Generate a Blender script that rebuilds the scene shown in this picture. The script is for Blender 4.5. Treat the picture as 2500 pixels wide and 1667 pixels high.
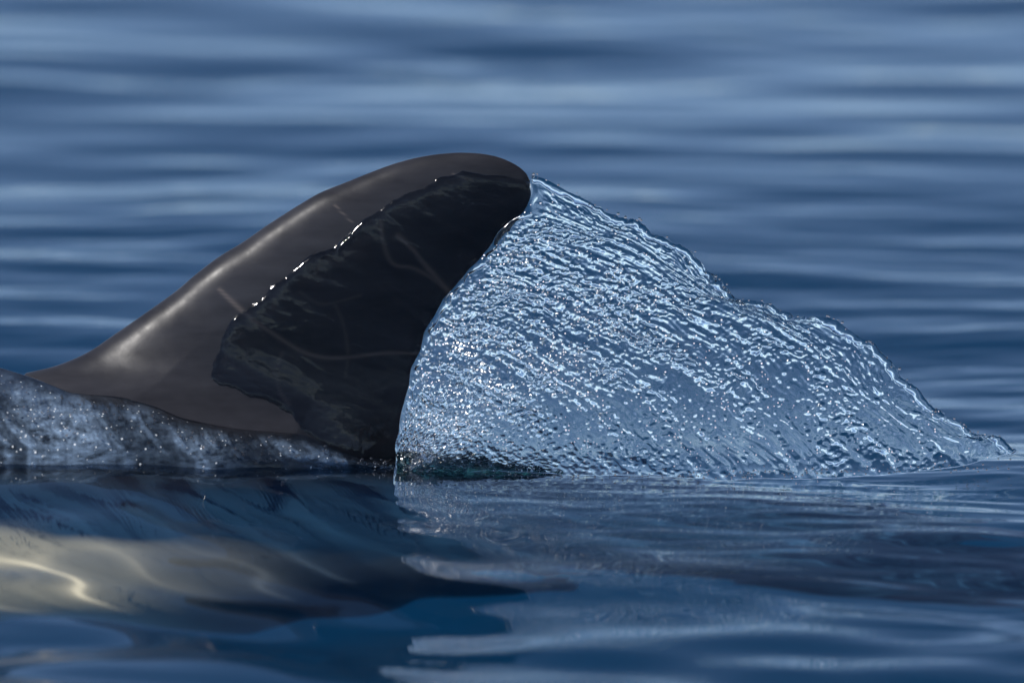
import bpy, math, random
import numpy as np

for o in list(bpy.data.objects):
    bpy.data.objects.remove(o)
S = bpy.context.scene
R = math.radians

# ------------------------------------------------------------------ camera
D = 10.0                       # metres from the camera to the fin, along the water
DEP = R(10.0)                  # the fin's waterline lies this far below the horizon
RNG = D / math.cos(DEP)
H = D * math.tan(DEP)
PX = 0.0004                    # metres per photograph pixel at the fin
DEPC = DEP - (1140 - 833.5) * PX / RNG
cam_data = bpy.data.cameras.new('camera')
cam = bpy.data.objects.new('camera', cam_data)
S.collection.objects.link(cam)
cam.location = (0, -D, H)
cam.rotation_euler = (math.pi / 2 - DEPC, 0, 0)
cam_data.sensor_width = 36
cam_data.lens = 36 * RNG / (2500 * PX)
cam_data.clip_start = 0.5
cam_data.clip_end = 20000
cam_data.dof.use_dof = True
cam_data.dof.focus_distance = RNG + 0.0
cam_data.dof.aperture_fstop = 3.6
cam_data.dof.aperture_blades = 0
S.camera = cam

# ------------------------------------------------------------------ world, sun, exposure
SUN_EL, SUN_AZ = R(42), R(-122)     # azimuth measured from +Y (away from camera) towards +X
sd = (math.sin(SUN_AZ) * math.cos(SUN_EL), math.cos(SUN_AZ) * math.cos(SUN_EL), math.sin(SUN_EL))
W = bpy.data.worlds.new('World')
S.world = W
W.use_nodes = True
wn = W.node_tree.nodes
wl = W.node_tree.links
sky = wn.new('ShaderNodeTexSky')
sky.sky_type = 'NISHITA'
sky.sun_disc = False
sky.sun_elevation = SUN_EL
sky.sun_rotation = SUN_AZ
sky.air_density = 0.42
sky.dust_density = 0.0
sky.ozone_density = 0.3
wl.new(sky.outputs[0], wn['Background'].inputs['Color'])
wn['Background'].inputs['Strength'].default_value = 0.12
sun_d = bpy.data.lights.new('sun', 'SUN')
sun_d.energy = 4.4
sun_d.angle = R(0.53)
sun_d.color = (1.0, 0.96, 0.91)
sun = bpy.data.objects.new('sun', sun_d)
S.collection.objects.link(sun)
from mathutils import Vector
sun.rotation_euler = Vector(sd).to_track_quat('Z', 'Y').to_euler()
sun.location = (-3, -3, 6)
sun_d.cycles.is_caustics_light = True
S.view_settings.view_transform = 'Standard'
S.view_settings.look = 'None'
S.view_settings.gamma = 1.0
S.view_settings.use_curve_mapping = False
S.view_settings.exposure = 0.15
S.cycles.use_denoising = True
S.cycles.denoiser = 'OPENIMAGEDENOISE'
S.cycles.max_bounces = 16
S.cycles.transmission_bounces = 14
S.cycles.glossy_bounces = 8
S.cycles.diffuse_bounces = 3
S.cycles.blur_glossy = 0.0
S.cycles.sample_clamp_indirect = 6.0
S.cycles.sample_clamp_direct = 0.0

# ------------------------------------------------------------------ helpers
CF = np.array([0, math.cos(DEPC), -math.sin(DEPC)])
CU = np.array([0, math.sin(DEPC), math.cos(DEPC)])
CR = np.array([1.0, 0, 0])
CO = np.array([0, -D, H])

def rays(px, py):
    px = np.asarray(px, float); py = np.asarray(py, float)
    k = PX / RNG
    d = CF + ((px - 1250) * k)[..., None] * CR + ((833.5 - py) * k)[..., None] * CU
    return d

def at_y(px, py, y):
    """point of the vertical plane Y=y that the photograph shows at a pixel: for measuring"""
    d = rays(px, py)
    t = (np.asarray(y) - CO[1]) / d[..., 1]
    return CO + t[..., None] * d

def disp(pts):
    a = np.array(pts, float)
    return a * (2500 / 2352.0)

def ss(a, b, x):
    t = np.clip((x - a) / (b - a), 0, 1)
    return t * t * (3 - 2 * t)

def resample(p, n, smooth=True):
    p = np.asarray(p, float)
    s = np.concatenate([[0], np.cumsum(np.linalg.norm(np.diff(p, axis=0), axis=1))])
    s /= s[-1]
    # Catmull-Rom through the points, then even spacing
    q = []
    m = len(p)
    for i in range(m - 1):
        p0 = p[max(i - 1, 0)]; p1 = p[i]; p2 = p[i + 1]; p3 = p[min(i + 2, m - 1)]
        for t in np.linspace(0, 1, 12, endpoint=False):
            q.append(0.5 * (2 * p1 + (p2 - p0) * t + (2 * p0 - 5 * p1 + 4 * p2 - p3) * t * t + (3 * p1 - p0 - 3 * p2 + p3) * t ** 3))
    q.append(p[-1])
    q = np.array(q)
    s = np.concatenate([[0], np.cumsum(np.linalg.norm(np.diff(q, axis=0), axis=1))])
    s /= s[-1]
    u = np.linspace(0, 1, n)
    return np.stack([np.interp(u, s, q[:, k]) for k in range(q.shape[1])], 1)

def _hash(ix, iy, seed):
    h = (ix.astype(np.int64) * 374761393 + iy.astype(np.int64) * 668265263 + seed * 974634777) & 0xFFFFFFFF
    h = ((h ^ (h >> 13)) * 1274126177) & 0xFFFFFFFF
    h = (h ^ (h >> 16)) & 0xFFFFFFFF
    return h / 4294967296.0 * 2 * np.pi

def pn(x, y, seed=0):
    """2-D gradient noise, about -1..1"""
    xi = np.floor(x); yi = np.floor(y)
    xf = x - xi; yf = y - yi
    u = xf ** 3 * (xf * (xf * 6 - 15) + 10); v = yf ** 3 * (yf * (yf * 6 - 15) + 10)
    def g(dx, dy):
        a = _hash(xi + dx, yi + dy, seed)
        return np.cos(a) * (xf - dx) + np.sin(a) * (yf - dy)
    n0 = g(0, 0) * (1 - u) + g(1, 0) * u
    n1 = g(0, 1) * (1 - u) + g(1, 1) * u
    return (n0 * (1 - v) + n1 * v) * 1.5

def fbm(x, y, seed=0, octs=3, gain=0.5):
    r = 0; a = 1
    for k in range(octs):
        r = r + a * pn(x, y, seed + 17 * k)
        x = x * 2.03 + 5.1; y = y * 2.03 + 3.7; a *= gain
    return r

def link_mesh(name, verts, faces, mat, parent=None, smooth=True):
    me = bpy.data.meshes.new(name)
    verts = np.ascontiguousarray(verts, np.float32)
    faces = np.ascontiguousarray(faces, np.int32)
    nv, nf, k = len(verts), len(faces), faces.shape[1]
    me.vertices.add(nv); me.vertices.foreach_set('co', verts.ravel())
    me.loops.add(nf * k); me.loops.foreach_set('vertex_index', faces.ravel())
    me.polygons.add(nf)
    me.polygons.foreach_set('loop_start', np.arange(0, nf * k, k, dtype=np.int32))
    me.polygons.foreach_set('use_smooth', np.full(nf, smooth, bool))
    me.update(calc_edges=True)
    me.validate()
    me.materials.append(mat)
    o = bpy.data.objects.new(name, me)
    S.collection.objects.link(o)
    if parent: o.parent = parent
    return o

def grid_faces(nu, nv, off=0, wrap_v=False, flip=False):
    i, j = np.meshgrid(np.arange(nu - 1), np.arange(nv if wrap_v else nv - 1), indexing='ij')
    a = i * nv + j; b = (i + 1) * nv + j
    j2 = (j + 1) % nv
    c = (i + 1) * nv + j2; d = i * nv + j2
    f = np.stack([a, b, c, d], -1).reshape(-1, 4)
    if flip: f = f[:, ::-1]
    return f + off

def tag(o, label=None, cat=None, group=None, kind=None):
    for k, v in (('label', label), ('category', cat), ('group', group), ('kind', kind)):
        if v: o[k] = v
    return o

def new_mat(name):
    m = bpy.data.materials.new(name); m.use_nodes = True
    return m, m.node_tree.nodes, m.node_tree.links, m.node_tree.nodes['Principled BSDF']

# ------------------------------------------------------------------ materials
def water_mat(name, col, rough, ior=1.333):
    m, n, l, p = new_mat(name)
    p.inputs['Base Color'].default_value = (*col, 1)
    p.inputs['Roughness'].default_value = rough
    p.inputs['IOR'].default_value = ior
    p.inputs['Transmission Weight'].default_value = 1.0
    return m

M_sea = water_mat('sea_water', (0.74, 0.90, 1.0), 0.0)
M_sheet = water_mat('thrown_water', (0.93, 0.98, 1.0), 0.13)
M_film = water_mat('clinging_water', (1.0, 0.80, 0.70), 0.09)
M_wave = water_mat('churned_water', (0.93, 0.98, 1.0), 0.12)

M_ridge = water_mat('green_water', (0.07, 0.22, 0.22), 0.10)

def froth_glints(mat, scale, dot, streak_scale, streak_stretch, rot, lo, hi, top, col):
    """white dots painted in for sun glints, with pale bubble streaks in moving water; the vertex attribute 'froth_glints' says where"""
    n_ = mat.node_tree.nodes; l_ = mat.node_tree.links
    tcw = n_.new('ShaderNodeTexCoord')
    at_ = n_.new('ShaderNodeAttribute'); at_.attribute_name = 'froth_glints'; at_.attribute_type = 'GEOMETRY'
    vo = n_.new('ShaderNodeTexVoronoi'); vo.inputs['Scale'].default_value = scale
    l_.new(tcw.outputs['Object'], vo.inputs['Vector'])
    sp = n_.new('ShaderNodeSeparateColor'); l_.new(vo.outputs['Color'], sp.inputs[0])
    sz = n_.new('ShaderNodeMath'); sz.operation = 'MULTIPLY_ADD'; sz.inputs[1].default_value = dot * 1.0; sz.inputs[2].default_value = dot * 0.5
    l_.new(sp.outputs[1], sz.inputs[0])
    d_ = n_.new('ShaderNodeMath'); d_.operation = 'LESS_THAN'
    l_.new(vo.outputs['Distance'], d_.inputs[0]); l_.new(sz.outputs[0], d_.inputs[1])
    k_ = n_.new('ShaderNodeMath'); k_.operation = 'LESS_THAN'
    l_.new(sp.outputs[0], k_.inputs[0]); l_.new(at_.outputs['Fac'], k_.inputs[1])
    m_ = n_.new('ShaderNodeMath'); m_.operation = 'MULTIPLY'
    l_.new(d_.outputs[0], m_.inputs[0]); l_.new(k_.outputs[0], m_.inputs[1])
    mpw = n_.new('ShaderNodeMapping'); mpw.inputs['Rotation'].default_value = (0, rot, 0); mpw.inputs['Scale'].default_value = (1.0, 0.5, streak_stretch)
    nw = n_.new('ShaderNodeTexNoise'); nw.inputs['Scale'].default_value = streak_scale; nw.inputs['Detail'].default_value = 8; nw.inputs['Roughness'].default_value = 0.72
    l_.new(tcw.outputs['Object'], mpw.inputs[0]); l_.new(mpw.outputs[0], nw.inputs[0])
    rw = n_.new('ShaderNodeMapRange'); rw.inputs[1].default_value = lo; rw.inputs[2].default_value = hi; rw.inputs[4].default_value = top
    l_.new(nw.outputs[0], rw.inputs[0])
    m2 = n_.new('ShaderNodeMath'); m2.operation = 'MULTIPLY'
    l_.new(rw.outputs[0], m2.inputs[0]); l_.new(at_.outputs['Fac'], m2.inputs[1])
    mx_ = n_.new('ShaderNodeMath'); mx_.operation = 'MAXIMUM'
    l_.new(m_.outputs[0], mx_.inputs[0]); l_.new(m2.outputs[0], mx_.inputs[1])
    cm = n_.new('ShaderNodeMixRGB'); cm.inputs[1].default_value = (*col, 1); cm.inputs[2].default_value = (0.92, 0.94, 0.95, 1)  # near-white dots are sun glints put into the colour
    l_.new(m_.outputs[0], cm.inputs[0])
    fo = n_.new('ShaderNodeBsdfPrincipled'); fo.inputs['Roughness'].default_value = 0.12
    l_.new(cm.outputs[0], fo.inputs['Base Color'])
    ms = n_.new('ShaderNodeMixShader')
    l_.new(mx_.outputs[0], ms.inputs[0]); l_.new(n_['Principled BSDF'].outputs[0], ms.inputs[1]); l_.new(fo.outputs[0], ms.inputs[2])
    l_.new(ms.outputs[0], n_['Material Output'].inputs['Surface'])

froth_glints(M_sheet, 330, 0.22, 90, 3.0, R(-35), 0.50, 0.74, 0.32, (0.50, 0.62, 0.75))
froth_glints(M_wave, 210, 0.13, 55, 3.0, R(36), 0.33, 0.78, 0.72, (0.34, 0.48, 0.68))
froth_glints(M_ridge, 300, 0.17, 120, 1.5, 0, 0.5, 0.7, 0.5, (0.5, 0.6, 0.62))

def point_attr(o, name, vals):
    a_ = o.data.attributes.new(name, 'FLOAT', 'POINT')
    a_.data.foreach_set('value', np.ascontiguousarray(vals, np.float32).ravel())

m, n, l, p = new_mat('upwelling_light_sheet')
M_deep = m
p.inputs['Base Color'].default_value = (0.055, 0.44, 0.54, 1)  # even blue sheet standing in for light welling up from the depth
p.inputs['Roughness'].default_value = 1.0
p.inputs['Specular IOR Level'].default_value = 0.0

# dolphin skin: dark cape, pale flank patch, faint blotches and painted caustic lines
m, n, l, p = new_mat('dolphin_skin')
M_skin = m
at = n.new('ShaderNodeAttribute'); at.attribute_name = 'pale'; at.attribute_type = 'GEOMETRY'
tc = n.new('ShaderNodeTexCoord')
n1 = n.new('ShaderNodeTexNoise'); n1.inputs['Scale'].default_value = 14; n1.inputs['Detail'].default_value = 8; n1.inputs['Roughness'].default_value = 0.62
n2 = n.new('ShaderNodeTexNoise'); n2.inputs['Scale'].default_value = 60; n2.inputs['Detail'].default_value = 4
mp = n.new('ShaderNodeMapping'); mp.inputs['Rotation'].default_value = (0, R(30), 0); mp.inputs['Scale'].default_value = (0.45, 1, 2.2)
l.new(tc.outputs['Object'], mp.inputs[0]); l.new(mp.outputs[0], n1.inputs[0]); l.new(tc.outputs['Object'], n2.inputs[0])
cr = n.new('ShaderNodeValToRGB')
cr.color_ramp.elements[0].position = 0.34; cr.color_ramp.elements[0].color = (0.018, 0.018, 0.022, 1)
cr.color_ramp.elements[1].position = 0.70; cr.color_ramp.elements[1].color = (0.039, 0.039, 0.046, 1)
l.new(n1.outputs[0], cr.inputs[0])
mx = n.new('ShaderNodeMixRGB'); mx.inputs[2].default_value = (0.97, 0.74, 0.50, 1)
l.new(at.outputs['Fac'], mx.inputs[0]); l.new(cr.outputs[0], mx.inputs[1])
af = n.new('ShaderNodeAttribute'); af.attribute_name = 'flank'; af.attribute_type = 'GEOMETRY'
mf = n.new('ShaderNodeMixRGB'); mf.inputs[2].default_value = (0.032, 0.085, 0.15, 1)  # blue skin below water, painted in for light scattered by the water
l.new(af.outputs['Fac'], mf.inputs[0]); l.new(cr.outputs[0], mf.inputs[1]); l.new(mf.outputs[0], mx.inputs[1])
as_ = n.new('ShaderNodeAttribute'); as_.attribute_name = 'painted_caustic'; as_.attribute_type = 'GEOMETRY'
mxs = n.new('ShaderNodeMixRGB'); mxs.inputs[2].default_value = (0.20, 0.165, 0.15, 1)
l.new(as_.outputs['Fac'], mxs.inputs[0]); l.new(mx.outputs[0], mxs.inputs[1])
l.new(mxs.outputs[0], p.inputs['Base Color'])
p.inputs['Specular IOR Level'].default_value = 0.16
rr = n.new('ShaderNodeMapRange'); rr.inputs[1].default_value = 0.3; rr.inputs[2].default_value = 0.7
rr.inputs[3].default_value = 0.30; rr.inputs[4].default_value = 0.44
l.new(n2.outputs[0], rr.inputs[0]); l.new(rr.outputs[0], p.inputs['Roughness'])
bp = n.new('ShaderNodeBump'); bp.inputs['Strength'].default_value = 0.12; bp.inputs['Distance'].default_value = 0.002
l.new(n2.outputs[0], bp.inputs['Height']); l.new(bp.outputs[0], p.inputs['Normal'])

# ------------------------------------------------------------------ the sea
def axis(lo, hi, step, far, grow=1.28):
    a = list(np.arange(lo, hi + 1e-6, step))
    s = step
    x = a[-1]
    while x < far:
        s *= grow; x += s; a.append(x)
    s = step; x = a[0]; b = []
    while x > -far:
        s *= grow; x -= s; b.append(x)
    return np.array(b[::-1] + a)

SEA0 = -0.036
rng = np.random.default_rng(11)
waves = []
for k in range(46):
    lam = math.exp(rng.uniform(math.log(0.10), math.log(1.7)))
    th = rng.normal(0, 0.50)
    slope = 0.020 * rng.uniform(0.5, 1.3) * (1.0 if lam > 0.2 else 0.55)
    waves.append((lam, th, 1.1 * slope * lam / (2 * math.pi), rng.uniform(0, 6.28)))

def blurred(x, xp, fp, w=0.28):
    g = np.linspace(-2.5, 2.5, 1001)
    f = np.interp(g, xp, fp)
    kk = np.hanning(int(w * 2 / 0.005)); kk /= kk.sum()
    h_ = len(kk) // 2
    f = np.convolve(np.pad(f, (h_, len(kk) - 1 - h_), mode='edge'), kk, 'valid')
    return np.interp(x, g, f)

def hump(x, y):
    d = -y
    amp = blurred(x, [-1.6, -1.0, -0.6, -0.45, -0.10, 0.2, 0.5, 0.9], [0.0, 0.046, 0.081, 0.084, 0.037, 0.028, 0.016, 0.01])
    back = 1 - ss(0.02, 0.5, y)
    end = blurred(x, [-0.6, 0.0, 0.3, 0.6], [0.90, 0.72, 0.8, 1.0])
    front = 1 - ss(0.0, 1.0, (d - 0.10) / (end - 0.10))
    return amp * np.where(y > 0, back, front)

def sea_z(x, y):
    wx = x + 0.10 * pn(x * 1.1 + 3, y * 0.8, 5)
    wy = y + 0.10 * pn(x * 0.9, y * 1.3 + 9, 6)
    z = 0
    for lam, th, a, ph in waves:
        k = 2 * math.pi / lam
        z = z + a * np.sin(k * (wx * math.sin(th) + wy * math.cos(th)) + ph)
    calm = 0.55 + 0.45 * ss(0.15, 0.75, np.hypot(x * 0.75 + 0.05, (y + 0.15) * 0.9))
    gust = 0.75 + 0.5 * pn(x * 0.8, y * 0.45, 21)
    z = z * calm * gust
    z = z * (1 - 0.42 * ss(0.6, 1.6, y)) + 0.0035 * ss(0.5, 1.5, y) * pn(x * 2.6 + 0.9 * y, y * 3.6 - x * 0.9, 318) + 0.004 * np.exp(-((y + 0.18) / 0.05) ** 2) * pn(x * 13, y * 6, 319) * (1 - ss(-0.25, -0.1, x))
    z = z + (0.0009 * pn(x * 7 + 40, y * 26, 311) + 0.00045 * pn(x * 16, y * 55 + 7, 312)) * (1 - ss(1.2, 2.6, y)) * (0.05 + 1.25 * ss(-0.05, 0.35, x + 0.8 * ss(0.0, 0.2, y) + 0.3 * pn(x * 2, y * 2, 313)))
    z = z + 0.0028 * ss(0.32, 0.6, -y) * pn(x * 5.0 - y * 2, y * 11 + x * 3.5, 317) + 0.010 * ss(0.35, 0.9, -y) * pn(x * 2.6 - y * 1.2, y * 4.2 + x * 1.6, 314)
    z = z + 0.040 * ss(0.15, 2.3, y + 0.16 * x + 0.25 * pn(x * 0.9 + 2, y * 0.5, 315))
    z = z + 0.0032 * pn(x * 1.6 + 7, y * 9.0 + 1.2 * x, 316) * ss(0.1, 0.5, y) * (1 - ss(2.2, 3.2, y))
    near = np.exp(-((y + 0.38) / 0.20) ** 2) * (1 - ss(-0.15, 0.35, x))
    z = z + near * 0.0032 * (pn(x * 12 + y * 7, y * 8.5 - x * 6, 331) + 0.08 * pn(x * 17 + y * 7, y * 13 - x * 7, 302))
    fade = 1 - ss(7, 25, np.hypot(x, y))
    return SEA0 + hump(x, y) + z * fade

def two_step(ax, lo, hi, fine):
    return np.unique(np.concatenate([ax[ax < lo - fine], np.arange(lo, hi, fine), ax[ax > hi]]).round(6))
xs = two_step(axis(-0.85, 0.85, 0.0065, 4000), -0.85, 0.12, 0.0032)
ys = two_step(axis(-1.7, 4.6, 0.0085, 4000), -0.75, 0.10, 0.0045)
X, Y = np.meshgrid(xs, ys, indexing='ij')
Z = sea_z(X, Y)
sea = link_mesh('sea', np.stack([X, Y, Z], -1).reshape(-1, 3), grid_faces(len(xs), len(ys)), M_sea)
tag(sea, kind='structure', label='blue rippled open sea surface')
sea.cycles.is_caustics_caster = True
dz = -1.3
xs2 = axis(-3, 3, 1.0, 4000); ys2 = axis(-3, 6, 1.0, 4000)
X2, Y2 = np.meshgrid(xs2, ys2, indexing='ij')
deep = link_mesh('upwelling_light_sheet', np.stack([X2, Y2, np.full_like(X2, dz)], -1).reshape(-1, 3), grid_faces(len(xs2), len(ys2)), M_deep)
tag(deep, kind='structure', label='dark blue depth below the sea surface')

# ------------------------------------------------------------------ dolphin
bx = np.array([-1.30, -1.22, -1.12, -1.04, -0.95, -0.80, -0.62, -0.45, -0.25, -0.05, 0.15, 0.40, 0.65, 0.85, 1.00, 1.08])
top = np.array([-0.20, -0.175, -0.14, -0.06, -0.01, 0.05, 0.085, 0.088, 0.035, -0.035, -0.12, -0.25, -0.40, -0.54, -0.65, -0.71])
hh = np.array([0.012, 0.022, 0.035, 0.085, 0.14, 0.21, 0.27, 0.31, 0.25, 0.165, 0.11, 0.08, 0.065, 0.048, 0.032, 0.02])
hw = np.array([0.012, 0.020, 0.030, 0.075, 0.105, 0.19, 0.24, 0.265, 0.25, 0.205, 0.155, 0.11, 0.065, 0.035, 0.02, 0.012])
def cub(t, xp, fp):
    # smooth interpolation (monotone-ish): linear table blurred
    g = np.linspace(xp[0], xp[-1], 800)
    f = np.interp(g, xp, fp)
    kk = np.hanning(61); kk /= kk.sum()
    fpd = np.pad(f, 30, mode='edge')
    return np.interp(t, g, np.convolve(fpd, kk, 'valid'))
nbx, nbt = 200, 96
gx = np.linspace(-1.30, 1.08, nbx)
th = np.linspace(0, 2 * np.pi, nbt, endpoint=False)
TOP = cub(gx, bx, top); HH = cub(gx, bx, hh); HW = cub(gx, bx, hw)
def body_halfwidth(x, z):
    t = cub(x, bx, top); h_ = cub(x, bx, hh); w_ = cub(x, bx, hw)
    q = (z - (t - h_)) / h_
    return w_ * np.sqrt(np.clip(1 - q * q, 0, 1))
bv = np.stack([np.repeat(gx[:, None], nbt, 1),
               HW[:, None] * np.sin(th)[None],
               (TOP - HH)[:, None] + HH[:, None] * np.cos(th)[None]], -1)
V = [bv.reshape(-1, 3)]
F = [grid_faces(nbx, nbt, 0, wrap_v=True)]
off = nbx * nbt

LEAD = disp([(60, 857), (130, 840), (200, 810), (262, 769), (330, 722), (400, 672), (450, 630), (500, 592), (560, 555), (610, 520),
             (650, 494), (700, 463), (740, 441), (800, 417), (860, 393), (910, 375), (960, 362), (1010, 354), (1060, 351), (1110, 354),
             (1150, 363), (1185, 379), (1207, 397), (1217, 415)])
TRAIL = disp([(918, 1078), (915, 1040), (916, 1000), (921, 955), (936, 898), (956, 838), (981, 770), (1012, 712), (1050, 660), (1090, 614),
              (1135, 567), (1178, 518), (1200, 491), (1213, 470), (1220, 447), (1219, 428), (1217, 415)])
nst, nch = 260, 170
def spaced(p, n, pw):
    q = resample(p, 600)
    u = np.linspace(0, 1, n) ** pw
    return np.stack([np.interp(u, np.linspace(0, 1, 600), q[:, k]) for k in range(2)], 1)
# stations bunch up towards the tip
def station(p):
    q = resample(p, 800)
    u = 1 - (1 - np.linspace(0, 1, nst)) ** 1.35
    return np.stack([np.interp(u, np.linspace(0, 1, 800), q[:, k]) for k in range(2)], 1)
Lp, Tp = station(LEAD), station(TRAIL)
Lw, Tw = at_y(Lp[:, 0], Lp[:, 1], 0), at_y(Tp[:, 0], Tp[:, 1], 0)
# stations below the root, sunk into the back
nsk = 14
kd = np.linspace(1, 0, nsk, endpoint=False)[:, None]
Lx = Lw[0] + kd * np.array([-0.10, 0, -0.09]); Tx = Tw[0] + kd * np.array([0.04, 0, -0.10])
Lw = np.concatenate([Lx, Lw]); Tw = np.concatenate([Tx, Tw])
ns = len(Lw)
cc = 0.5 - 0.5 * np.cos(np.linspace(0, np.pi, nch))
foil = (0.2969 * np.sqrt(cc) - 0.126 * cc - 0.3516 * cc ** 2 + 0.2843 * cc ** 3 - 0.1036 * cc ** 4) / 0.1
P = Lw[:, None] * (1 - cc)[None, :, None] + Tw[:, None] * cc[None, :, None]      # ns x nch x 3 in the plane
chord = np.linalg.norm(Tw - Lw, axis=1)
sidx = np.clip((np.arange(ns) - nsk) / (nst - 1.0), 0, 1)
wmax = np.minimum(0.014 + 0.020 * (1 - sidx) ** 1.1, chord * 0.13)
halfw = wmax[:, None] * foil[None]
# flare into the back
zb = cub(P[..., 0], bx, top)
hgt = P[..., 2] - zb
fl = 0.085 * np.exp(-np.clip(hgt + 0.01, 0, None) / 0.026) + np.clip(-hgt, 0, None) * 0.45
endfade = np.clip(np.minimum(cc / 0.24, (1 - cc) / 0.30), 0, 1)[None] ** 1.7
halfw = halfw + fl * endfade
def fin_xyz(side):
    Q = P.copy(); Q[..., 1] = side * halfw; return Q
for side in (-1, 1):
    V.append(fin_xyz(side).reshape(-1, 3))
    F.append(grid_faces(ns, nch, off, flip=(side > 0))); off += ns * nch
# flukes and flippers: flattened blades sunk into the body
def blade(root, span, back, thick, chord0, n=24, mth=16):
    s = np.linspace(0, 1, n); a = np.linspace(0, 2 * np.pi, mth, endpoint=False)
    root = np.array(root); span = np.array(span); back = np.array(back)
    c = chord0 * np.sqrt(np.clip(1 - s ** 2.2, 0.0004, 1))
    up = np.cross(span, back); up /= np.linalg.norm(up)
    bn = back / np.linalg.norm(back)
    ctr = root + s[:, None] * span + (s ** 1.7)[:, None] * back
    return (ctr[:, None] + (c[:, None] * 0.5 * np.cos(a)[None])[..., None] * bn
            + (thick * (c / chord0)[:, None] * np.sin(a)[None])[..., None] * up)
for side in (-1, 1):
    for B in (blade((1.03, 0, -0.70), (0.05, side * 0.27, 0), (0.14, 0, 0), 0.010, 0.15),
              blade((-0.78, side * 0.12, -0.23), (0.08, side * 0.20, -0.14), (0.14, 0, -0.02), 0.012, 0.12)):
        V.append(B.reshape(-1, 3)); F.append(grid_faces(B.shape[0], B.shape[1], off, wrap_v=True)); off += B.shape[0] * B.shape[1]
V = np.concatenate(V); F = np.concatenate(F)
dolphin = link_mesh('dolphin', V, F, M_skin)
tag(dolphin, 'dark grey dolphin with a curved dorsal fin and pale flank, swimming left through the sea', 'dolphin')
dolphin.cycles.is_caustics_receiver = True
# pale hourglass patch on the flank
qz = (V[:, 2] - (cub(V[:, 0], bx, top) - cub(V[:, 0], bx, hh))) / np.maximum(cub(V[:, 0], bx, hh), 1e-4)
edge = 0.34 - 0.35 * ss(-0.30, 0.05, V[:, 0]) - 0.25 * ss(0.05, 0.35, V[:, 0])
pale = ss(0.05, -0.05, qz - edge + 0.03 * pn(V[:, 0] * 9, V[:, 2] * 9, 3))
pale = pale * (np.abs(V[:, 1]) > 0.02) * (1 - 0.92 * ss(-0.48, -0.20, V[:, 0] + 0.05 * pn(V[:, 0] * 6, V[:, 2] * 6, 8)))
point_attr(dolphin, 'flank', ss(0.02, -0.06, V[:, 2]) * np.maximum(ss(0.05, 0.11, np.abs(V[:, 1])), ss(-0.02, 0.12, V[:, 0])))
a = dolphin.data.attributes.new('pale', 'FLOAT', 'POINT')
a.data.foreach_set('value', pale.astype(np.float32))

painted_caustic = np.zeros(len(V))  # pale lines painted into the skin where focused sunlight falls
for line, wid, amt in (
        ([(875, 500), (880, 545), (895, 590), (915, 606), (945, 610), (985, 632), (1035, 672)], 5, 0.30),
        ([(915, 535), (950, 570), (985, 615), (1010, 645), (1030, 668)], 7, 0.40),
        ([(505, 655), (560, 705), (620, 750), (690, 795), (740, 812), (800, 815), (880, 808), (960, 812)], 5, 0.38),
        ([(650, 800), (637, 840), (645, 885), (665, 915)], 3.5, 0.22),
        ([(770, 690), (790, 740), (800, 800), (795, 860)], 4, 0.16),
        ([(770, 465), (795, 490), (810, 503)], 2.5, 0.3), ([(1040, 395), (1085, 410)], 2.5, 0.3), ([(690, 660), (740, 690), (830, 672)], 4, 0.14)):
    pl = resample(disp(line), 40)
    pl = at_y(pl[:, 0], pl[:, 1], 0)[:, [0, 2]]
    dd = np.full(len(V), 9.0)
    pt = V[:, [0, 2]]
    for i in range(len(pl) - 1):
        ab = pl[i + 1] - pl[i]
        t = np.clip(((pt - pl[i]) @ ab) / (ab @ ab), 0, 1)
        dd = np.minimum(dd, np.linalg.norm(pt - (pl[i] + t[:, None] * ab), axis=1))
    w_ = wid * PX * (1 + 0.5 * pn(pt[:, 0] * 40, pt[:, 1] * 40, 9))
    painted_caustic = np.maximum(painted_caustic, amt * np.exp(-(dd / w_) ** 2) * (V[:, 1] < 0))
point_attr(dolphin, 'painted_caustic', painted_caustic)

# ------------------------------------------------------------------ clinging film of water on the near face of the fin
FRONT = disp([(915, 1078), (870, 1066), (830, 1052), (790, 1036), (755, 1015), (722, 985), (690, 957), (650, 930), (600, 902), (550, 884), (512, 869), (492, 850),
              (492, 820), (503, 785), (525, 742), (562, 698), (620, 650), (700, 596), (780, 540), (860, 491), (900, 462), (950, 435),
              (1000, 408), (1040, 398), (1065, 386), (1100, 396), (1140, 399), (1180, 405), (1216, 415)])
poly = np.concatenate([resample(FRONT, 260), TRAIL[::-1] + np.array([14, 0])])
fw = at_y(poly[:, 0], poly[:, 1], 0)[:, [0, 2]]
def sdist(pt, pl, nopen):
    """signed distance (inside > 0) to the first nopen points' polyline, sign from the closed polygon"""
    x, z = pt[:, 0], pt[:, 1]
    ins = np.zeros(len(pt), bool)
    m_ = len(pl)
    for i in range(m_):
        x1, z1 = pl[i]; x2, z2 = pl[(i + 1) % m_]
        if z1 == z2: continue
        c_ = ((z1 > z) != (z2 > z)) & (x < (x2 - x1) * (z - z1) / (z2 - z1) + x1)
        ins ^= c_
    dd = np.full(len(pt), 9.0)
    for i in range(nopen - 1):
        a_, b_ = pl[i], pl[i + 1]
        ab = b_ - a_
        t = np.clip(((pt - a_) @ ab) / (ab @ ab), 0, 1)
        dd = np.minimum(dd, np.linalg.norm(pt - (a_ + t[:, None] * ab), axis=1))
    return np.where(ins, dd, -dd)
nfs, nfc = 330, 300
si = np.linspace(nsk - 2, ns - 1, nfs); ci = np.linspace(0, nch - 1, nfc)
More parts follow.
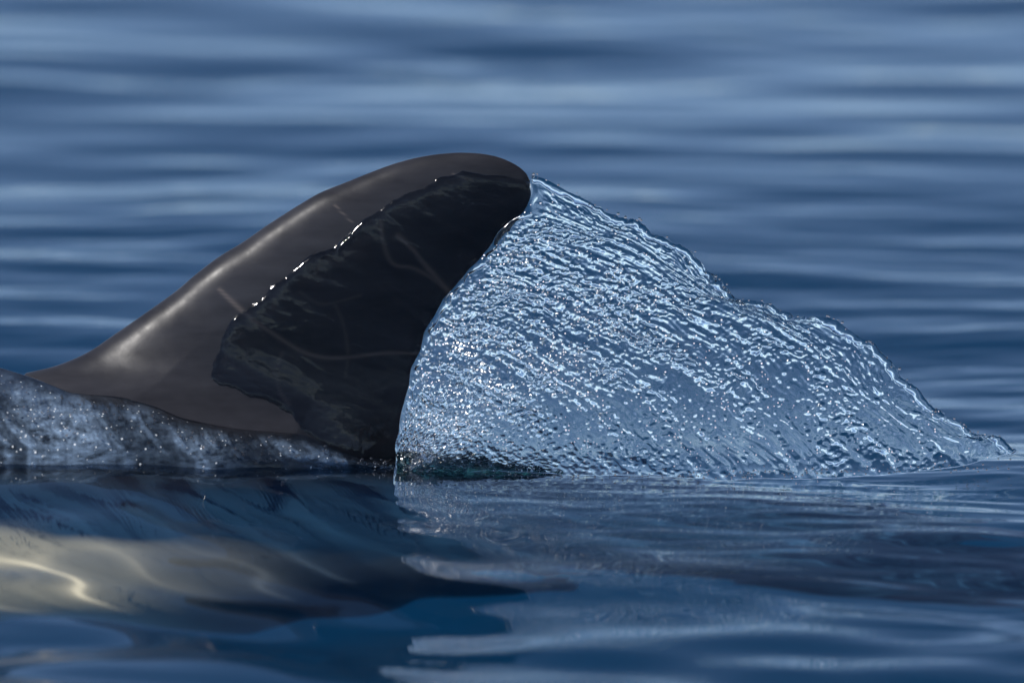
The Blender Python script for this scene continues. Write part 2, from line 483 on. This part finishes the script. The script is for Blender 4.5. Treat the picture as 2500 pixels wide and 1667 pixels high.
def bil(A):
    i0 = np.clip(np.floor(si).astype(int), 0, ns - 2); fi = (si - i0)
    j0 = np.clip(np.floor(ci).astype(int), 0, nch - 2); fj = (ci - j0)
    fi = fi.reshape((-1, 1) + (1,) * (A.ndim - 2)); fj = fj.reshape((1, -1) + (1,) * (A.ndim - 2))
    return (A[i0][:, j0] * (1 - fi) * (1 - fj) + A[i0 + 1][:, j0] * fi * (1 - fj) + A[i0][:, j0 + 1] * (1 - fi) * fj + A[i0 + 1][:, j0 + 1] * fi * fj)
FQ = bil(fin_xyz(-1))
sdv = sdist(FQ.reshape(-1, 3)[:, [0, 2]], fw, 260).reshape(nfs, nfc)
gxx, gzz = FQ[..., 0], FQ[..., 2]
rag = 0.0007 * fbm(gxx * 130, gzz * 130, 31, 3) + 0.005 * pn(gxx * 38, gzz * 38, 33)
e = sdv + rag
thick = 0.0028 * (1 - np.exp(-np.clip(e, 0, None) / 0.0030)) + 0.0016 * np.exp(-((e - 0.004) / 0.003) ** 2) * ss(-0.2, 0.5, pn(gxx * 26, gzz * 26, 45) + 0.6 * pn(gxx * 120, gzz * 120, 46)) * (0.02 + np.exp(-(((gxx + 0.172) * 0.80 + (gzz - 0.235) * 0.6) / 0.036) ** 2))
along = gxx * 0.86 - gzz * 0.5; across = gxx * 0.5 + gzz * 0.86
rip = 0.0009 * pn(along * 16, across * 34, 41) + 0.0004 * pn(along * 34, across * 95, 42) + 0.00016 * fbm(along * 120, across * 240, 43, 2)
low = ss(0.10, 0.0, gzz) * ss(-0.30, -0.12, gxx)
rip = rip + low * 0.00035 * fbm(gxx * 230, gzz * 90, 47, 2)
thick = np.where(e > 0, thick + rip * ss(0, 0.006, e), -0.0006 + 0 * e)
FQ2 = FQ.copy(); FQ2[..., 1] -= thick
ff = grid_faces(nfs, nfc)
keep = (e.reshape(-1)[ff] > -0.004).any(1)
ff = ff[keep]
used = np.unique(ff); remap = np.zeros(nfs * nfc, int); remap[used] = np.arange(len(used))
film = link_mesh('water_film', FQ2.reshape(-1, 3)[used], remap[ff], M_film)
tag(film, 'clear dark film of water clinging to the rear of the dolphin fin', 'water film')

# ------------------------------------------------------------------ sheet of water thrown off the trailing edge
START = disp([(1222, 402), (1222, 440), (1216, 470), (1200, 490), (1150, 525), (1118, 575), (1083, 615), (1040, 660), (1003, 712), (975, 768), (952, 835), (936, 890), (922, 950), (914, 1000), (914, 1040), (917, 1085)])
RIM = disp([(1222, 402), (1260, 415), (1300, 437), (1370, 470), (1440, 502), (1500, 528), (1560, 570), (1610, 605), (1660, 650), (1700, 682), (1760, 691), (1800, 712),
            (1870, 727), (1905, 738), (1940, 752), (1985, 780), (2030, 814), (2060, 850), (2085, 880), (2110, 905), (2160, 940), (2200, 965),
            (2240, 985), (2280, 1002), (2305, 1020), (2335, 1050)])
nu, nv = 880, 480
rimp = resample(RIM, nu)
vv = np.linspace(0, 1, nv)
stp = resample(START, nv)
# landing line on the water, from far right back to the fin
LAND = disp([(2335, 1050), (2200, 1072), (2050, 1088), (1900, 1098), (1700, 1100), (1500, 1095), (1300, 1090), (1120, 1086), (1000, 1086), (925, 1088)])
lnp = resample(LAND, nv)
r0 = rimp - rimp[0]
rd = r0[-1]
uu = np.linspace(0, 1, nu)
bulge = r0 - uu[:, None] * rd          # how the rim departs from a straight line
G = stp[None] * (1 - uu)[:, None, None] + lnp[None] * uu[:, None, None]
seg = np.linalg.norm(lnp - stp, axis=1) / np.linalg.norm(rd)
fallb = bulge[:, None] * (seg * (1 - 0.55 * ss(0, 0.12, vv)))[None, :, None]
par = 4 * uu * (1 - uu)
G = G + fallb
G[..., 1] -= (par[:, None] * (seg * ss(0.0, 0.15, vv) * 95)[None])       # smooth arch of the falling streams
# depth: the sheet leaves the fin's near face, bellies towards the camera and lands in front
ydep = -0.004 - 0.004 * (1 - uu)[:, None] - (0.055 * ss(0.0, 1.0, uu)[:, None] + 0.03 * np.sin(uu * np.pi)[:, None]) * (0.15 + 0.85 * ss(0, 0.6, vv))[None]
B = at_y(G[..., 0], G[..., 1], ydep)
du = np.gradient(B, axis=0); dv = np.gradient(B, axis=1)
N = np.cross(du, dv); N /= np.maximum(np.linalg.norm(N, axis=-1, keepdims=True), 1e-9)
N *= np.where(N[..., 1:2] > 0, -1, 1)     # towards the camera
al = np.cumsum(np.linalg.norm(du, axis=-1), axis=0)
ac = vv[None] * 0.33 + 0 * uu[:, None]
wj = 0.006 * pn(al * 22, ac * 30, 51)
region = (1 - 0.6 * ss(0.42, 0.85, uu)[:, None] * ss(0.15, 0.5, vv)[None]) * (0.62 + 0.38 * ss(0.05, 0.28, vv)[None])
patch = 0.16 + 1.22 * ss(-0.45, 0.55, pn(al * 10 + wj * 60, ac * 42, 77) + 0.5 * pn(al * 26, ac * 70, 78))
aw = ss(0.0, 0.03, al) * region * patch
def bumps(seed, k):
    a1 = al + wj; c1 = ac + 0.5 * wj + 0.003 * pn(al * 30, ac * 60, seed + 1)
    b = 0.0014 * pn(a1 * 80, c1 * 125, seed + 2) + 0.0016 * pn(a1 * 150, c1 * 215, seed + 3) + 0.0011 * pn(a1 * 260, c1 * 370, seed + 4)
    st = 0.0012 * pn(a1 * 11, c1 * 130, seed + 5) + 0.0007 * pn(a1 * 26, c1 * 290, seed + 6)
    return k * b * aw + st * ss(0.0, 0.05, al) * (1 - 0.6 * ss(0.3, 0.8, vv)[None])
bf = bumps(60, 1.0)
bb = bumps(90, 0.8)
fold = (0.0055 * pn(al * 4.5, ac * 24, 131) + 0.0030 * pn(al * 9, ac * 55, 132)) * ss(0.02, 0.2, al)
B = B + N * fold[..., None]
# beads: small round swellings where the sheet thins and pulls into drops
def beads(seed, count):
    r = np.random.default_rng(seed)
    out = np.zeros((nu, nv))
    for _ in range(count):
        i = int(r.integers(12, nu - 12)); j = int(nv * (0.03 + 0.95 * r.random() ** 0.8)); j = min(max(j, 12), nv - 13)
        if r.random() > np.clip(0.55 + 0.9 * pn(np.array([al[i, j] * 8]), np.array([ac[i, j] * 26]), seed)[0], 0.12, 1) * (1.1 - 0.75 * uu[i]): continue
        rad = r.uniform(0.0013, 0.0028)
        sl = (slice(i - 10, i + 11), slice(j - 10, j + 11))
        d2 = ((B[sl] - B[i, j]) ** 2).sum(-1) / rad ** 2
        out[sl] = np.maximum(out[sl], rad * r.uniform(0.45, 0.75) * np.exp(-d2 * 1.3))
    return out
bf = bf + beads(5, 5200)
bb = bb + beads(6, 2600)
# ropes: rounded rim along the top and scalloped lip along the fin
rimd = np.linalg.norm(B - B[:, :1], axis=-1)
rr_ = 0.0035 + 0.0020 * fbm(al[:, :1] * 45, 0 * al[:, :1] + 2.5, 101, 2) + 0.0015 * uu[:, None]
rr_ = np.clip(rr_, 0.0018, None)
q = np.clip(rimd / (2 * rr_), 0, 1)
rope = rr_ * np.sqrt(np.clip(1 - (2 * q - 1) ** 2, 0, 1))
half = 0.0012 + 0 * rimd
half = np.maximum(half * ss(0, 0.6, q), rope)
scal = 0.0035 * (1 + 0.7 * pn(ac * 60, 0 * ac, 111))
q2 = np.clip(al / (2 * scal), 0, 1)
half = np.maximum(half * ss(0, 0.5, q2), 0.6 * scal * np.sqrt(np.clip(1 - (2 * q2 - 1) ** 2, 0, 1)) * ss(0, 0.05, vv)[None])
swob = 0.0022 * pn(ac * 55, 0 * ac + 3.3, 113) * (1 - ss(0, 0.02, al))
B2 = B.copy(); B2[..., 0] += swob
B2 += (0.005 * fbm(al[:, :1] * 24, 0 * al[:, :1] + 9.5, 121, 4, 0.6) * (1 - ss(0.0, 0.10, vv))[None] * ss(0.02, 0.15, uu)[:, None])[..., None] * np.array([0.4, 0, 0.9])
tf = 0.3 + 0.7 * q
front = B2 + N * (half + bf * tf)[..., None]
back = B2 - N * (half + bb * tf)[..., None]
front[:, 0] = back[:, 0] = B2[:, 0]
Vs = np.concatenate([front.reshape(-1, 3), back.reshape(-1, 3)])
f1 = grid_faces(nu, nv); nn = nu * nv
f2 = grid_faces(nu, nv, nn, flip=True)
def strip(idx):
    a_ = idx[:-1]; b_ = idx[1:]
    return np.stack([a_, a_ + nn, b_ + nn, b_], 1)
iu = np.arange(nu) * nv; iv = np.arange(nv)
Fs = np.concatenate([f1, f2, strip(iu)[:, ::-1], strip(iu + nv - 1), strip(iv), strip(iv + (nu - 1) * nv)[:, ::-1]])
sheet = link_mesh('water_sheet', Vs, Fs, M_sheet)
import bmesh
def fix_normals(o):
    bm = bmesh.new(); bm.from_mesh(o.data)
    bmesh.ops.recalc_face_normals(bm, faces=bm.faces)
    bm.to_mesh(o.data); bm.free()
fix_normals(sheet)
fix_normals(dolphin)
fr_ = ss(-0.25, 0.65, pn(al * 8, ac * 48, 141) + 0.35 * pn(al * 20, ac * 90, 142)) * (1 - 0.75 * ss(0.25, 0.7, uu)[:, None]) * ss(0.02, 0.25, vv)[None] * ss(0.0, 0.02, al)  # streak bands where clustered sun glints are painted more densely
fr_ = np.clip(1.35 * fr_ + 0.09, 0, 1)
point_attr(sheet, 'froth_glints', np.concatenate([fr_.ravel(), fr_.ravel() * 0]))
tag(sheet, 'thin glittering sheet of clear water trailing behind the dolphin fin', 'water sheet')

# ------------------------------------------------------------------ bow wave pouring over the back
UPP = disp([(-120, 800), (-60, 822), (0, 843), (60, 862), (120, 884), (160, 900), (200, 905), (280, 912), (350, 930), (420, 958), (490, 975), (560, 986), (640, 992), (700, 1000), (760, 1026), (820, 1050), (900, 1074)])
LOW = disp([(-120, 1016), (-60, 1018), (0, 1020), (60, 1024), (120, 1027), (180, 1030), (240, 1032), (320, 1045), (400, 1052), (480, 1060), (560, 1066), (640, 1070), (720, 1073), (780, 1075), (840, 1078), (880, 1079), (910, 1080)])
mu, mv = 520, 190
up_, lo_ = resample(UPP, mu), resample(LOW, mu)
t = np.linspace(0, 1, mu)
v_ = np.linspace(0, 1, mv)
yu = np.interp(t, [0, 0.15, 0.3, 0.6, 0.8, 1], [-0.03, -0.03, -0.06, -0.075, -0.06, -0.035])
yl = np.interp(t, [0, 0.3, 0.6, 0.85, 1], [-0.19, -0.175, -0.15, -0.09, -0.04])
G = up_[:, None] * (1 - v_)[None, :, None] + lo_[:, None] * v_[None, :, None]
yy = yu[:, None] * (1 - v_)[None] + yl[:, None] * v_[None]
yy = yy - 0.02 * np.sin(v_ * np.pi)[None]
B = at_y(G[..., 0], G[..., 1], yy)
du = np.gradient(B, axis=0); dv = np.gradient(B, axis=1)
N = np.cross(du, dv); N /= np.maximum(np.linalg.norm(N, axis=-1, keepdims=True), 1e-9)
N *= np.where(N[..., 1:2] > 0, -1, 1)
fx = B[..., 0] * 0.80 - B[..., 2] * 0.6; fz = B[..., 0] * 0.6 + B[..., 2] * 0.8
env = ss(0.0, 0.30, v_)[None] * (1 - 0.6 * ss(0.9, 1.0, v_))[None]
patch = np.clip(0.75 + 0.7 * pn(fx * 9, fz * 24, 203), 0.1, 1.5)
bw = 0.006 * pn(fx * 7, fz * 26, 201) * env + env * patch * (0.0017 * pn(fx * 55, fz * 110, 205) + 0.0012 * pn(fx * 110, fz * 210, 207) + 0.0007 * pn(fx * 250, fz * 420, 209))
B = B + N * bw[..., None]
# bury the upper and lower edges
B[:, 0] += np.array([0, 0.03, -0.02]); B[:, -1] += np.array([0, -0.01, -0.03])
wave_pts = B.copy()
wave = link_mesh('bow_wave', B.reshape(-1, 3), grid_faces(mu, mv), M_wave)
fl_ = wave.data
left = 1 - ss(-0.42, -0.22, B[..., 0])
frw = 0.35 * left + (0.25 + 0.55 * left) * ss(-0.35, 0.45, pn(fx * 5, fz * 22, 211)) + 0.75 * ss(-0.05, 0.6, pn(fx * 16, fz * 95, 212) + 0.5 * pn(fx * 40, fz * 190, 213))  # blue foam cover on the left also painted for reflected sky
frw = np.clip(frw, 0, 1) * ss(0.0, 0.45, v_)[None] ** (0.45 + 0.75 * (1 - left))
point_attr(wave, 'froth_glints', frw)
bm = bmesh.new(); bm.from_mesh(fl_)
bm.normal_update()
if sum(f.normal.y for f in bm.faces) > 0:
    bmesh.ops.reverse_faces(bm, faces=bm.faces)
bm.to_mesh(fl_); bm.free()
wave.cycles.is_caustics_caster = True
film.cycles.is_caustics_caster = True
tag(wave, 'glittering turbulent water pouring down over the back in front of the fin', 'bow wave')
# ------------------------------------------------------------------ low green ridge of churned water at the rear foot of the fin
RT = disp([(912, 1018), (930, 1012), (960, 1016), (990, 1008), (1020, 1014), (1050, 1020), (1080, 1018), (1110, 1030), (1150, 1040), (1190, 1052), (1240, 1064), (1290, 1074)])
ru, rv = 260, 90
tp = resample(RT, ru)
ang = np.linspace(0, 1, rv)
topw = at_y(tp[:, 0], tp[:, 1], -0.045)
hz = np.clip(topw[:, 2], 0.004, None) * 0.7 + 0.02
Bx = topw[:, None, 0] + 0 * ang[None]
By = -0.045 - 0.016 * np.cos(np.pi * (1 - ang))[None] * np.ones((ru, 1)) * (hz / hz.max())[:, None]
Bz = -0.02 + hz[:, None] * np.sin(np.pi * ang)[None] ** 0.6
pr = 0.0020 * pn(Bx * 70, Bz * 90 + By * 60, 221) + 0.0016 * pn(Bx * 150, Bz * 170 + By * 120, 222)
Bx = Bx + pr * 0.5; By = By - pr; Bz = Bz + 0.0025 * pn(Bx * 90, By * 90, 223) * np.sin(np.pi * ang)[None]
ridge = link_mesh('wake_ridge', np.stack([Bx, By, Bz], -1).reshape(-1, 3), grid_faces(ru, rv), M_ridge)
fix_normals(ridge)
point_attr(ridge, 'froth_glints', 0.25 + 0.6 * ss(0.35, 0.55, np.sin(np.pi * ang))[None] * (np.abs(Bz - Bz.max(1, keepdims=True)) < 0.010))
tag(ridge, 'low dark green ridge of churned water at the rear foot of the fin', 'wake ridge')

# ------------------------------------------------------------------ drops flung off the rim and the foot of the sheet
ico_v, ico_f = [], []
bm = bmesh.new(); bmesh.ops.create_icosphere(bm, subdivisions=2, radius=1.0)
iv_ = np.array([v.co[:] for v in bm.verts]); bm.verts.index_update()
if_ = np.array([[v.index for v in f.verts] for f in bm.faces]); bm.free()
rs = np.random.default_rng(3)
pts, rad = [], []
for _ in range(70):                                  # along the rim
    i = int(nu * rs.random()); o_ = abs(rs.normal(0, 0.0015)) - 0.001
    pts.append(B2[i, 0] + np.array([rs.normal(0, 0.002), rs.normal(0, 0.006), o_])); rad.append(rs.uniform(0.0005, 0.0016))
for _ in range(260):                                  # along the foot
    i = int(nv * rs.random()); p_ = B2[-1, i]
    pts.append(np.array([p_[0] + rs.normal(0, 0.01), p_[1] - abs(rs.normal(0, 0.012)), 0.001 + abs(rs.normal(0, 0.004))])); rad.append(rs.uniform(0.0004, 0.0012))
for _ in range(200):                                  # over the bow wave
    i = int(mu * rs.random() ** 1.3); j = int(mv * rs.uniform(0.2, 0.97))
    pts.append(wave_pts[i, j] + np.array([0, -0.002, 0.001 + abs(rs.normal(0, 0.003))])); rad.append(rs.uniform(0.0005, 0.0013))
pts = np.array(pts); rad = np.array(rad)
dv_ = (pts[:, None] + iv_[None] * rad[:, None, None]).reshape(-1, 3)
df_ = (if_[None] + (np.arange(len(pts)) * len(iv_))[:, None, None]).reshape(-1, 3)
spray = link_mesh('spray_droplets', dv_, df_, M_film)
tag(spray, 'fine clear droplets scattered along the edges of the thrown water', kind='stuff')
print('verts', sum(len(o.data.vertices) for o in bpy.data.objects if o.type == 'MESH'))
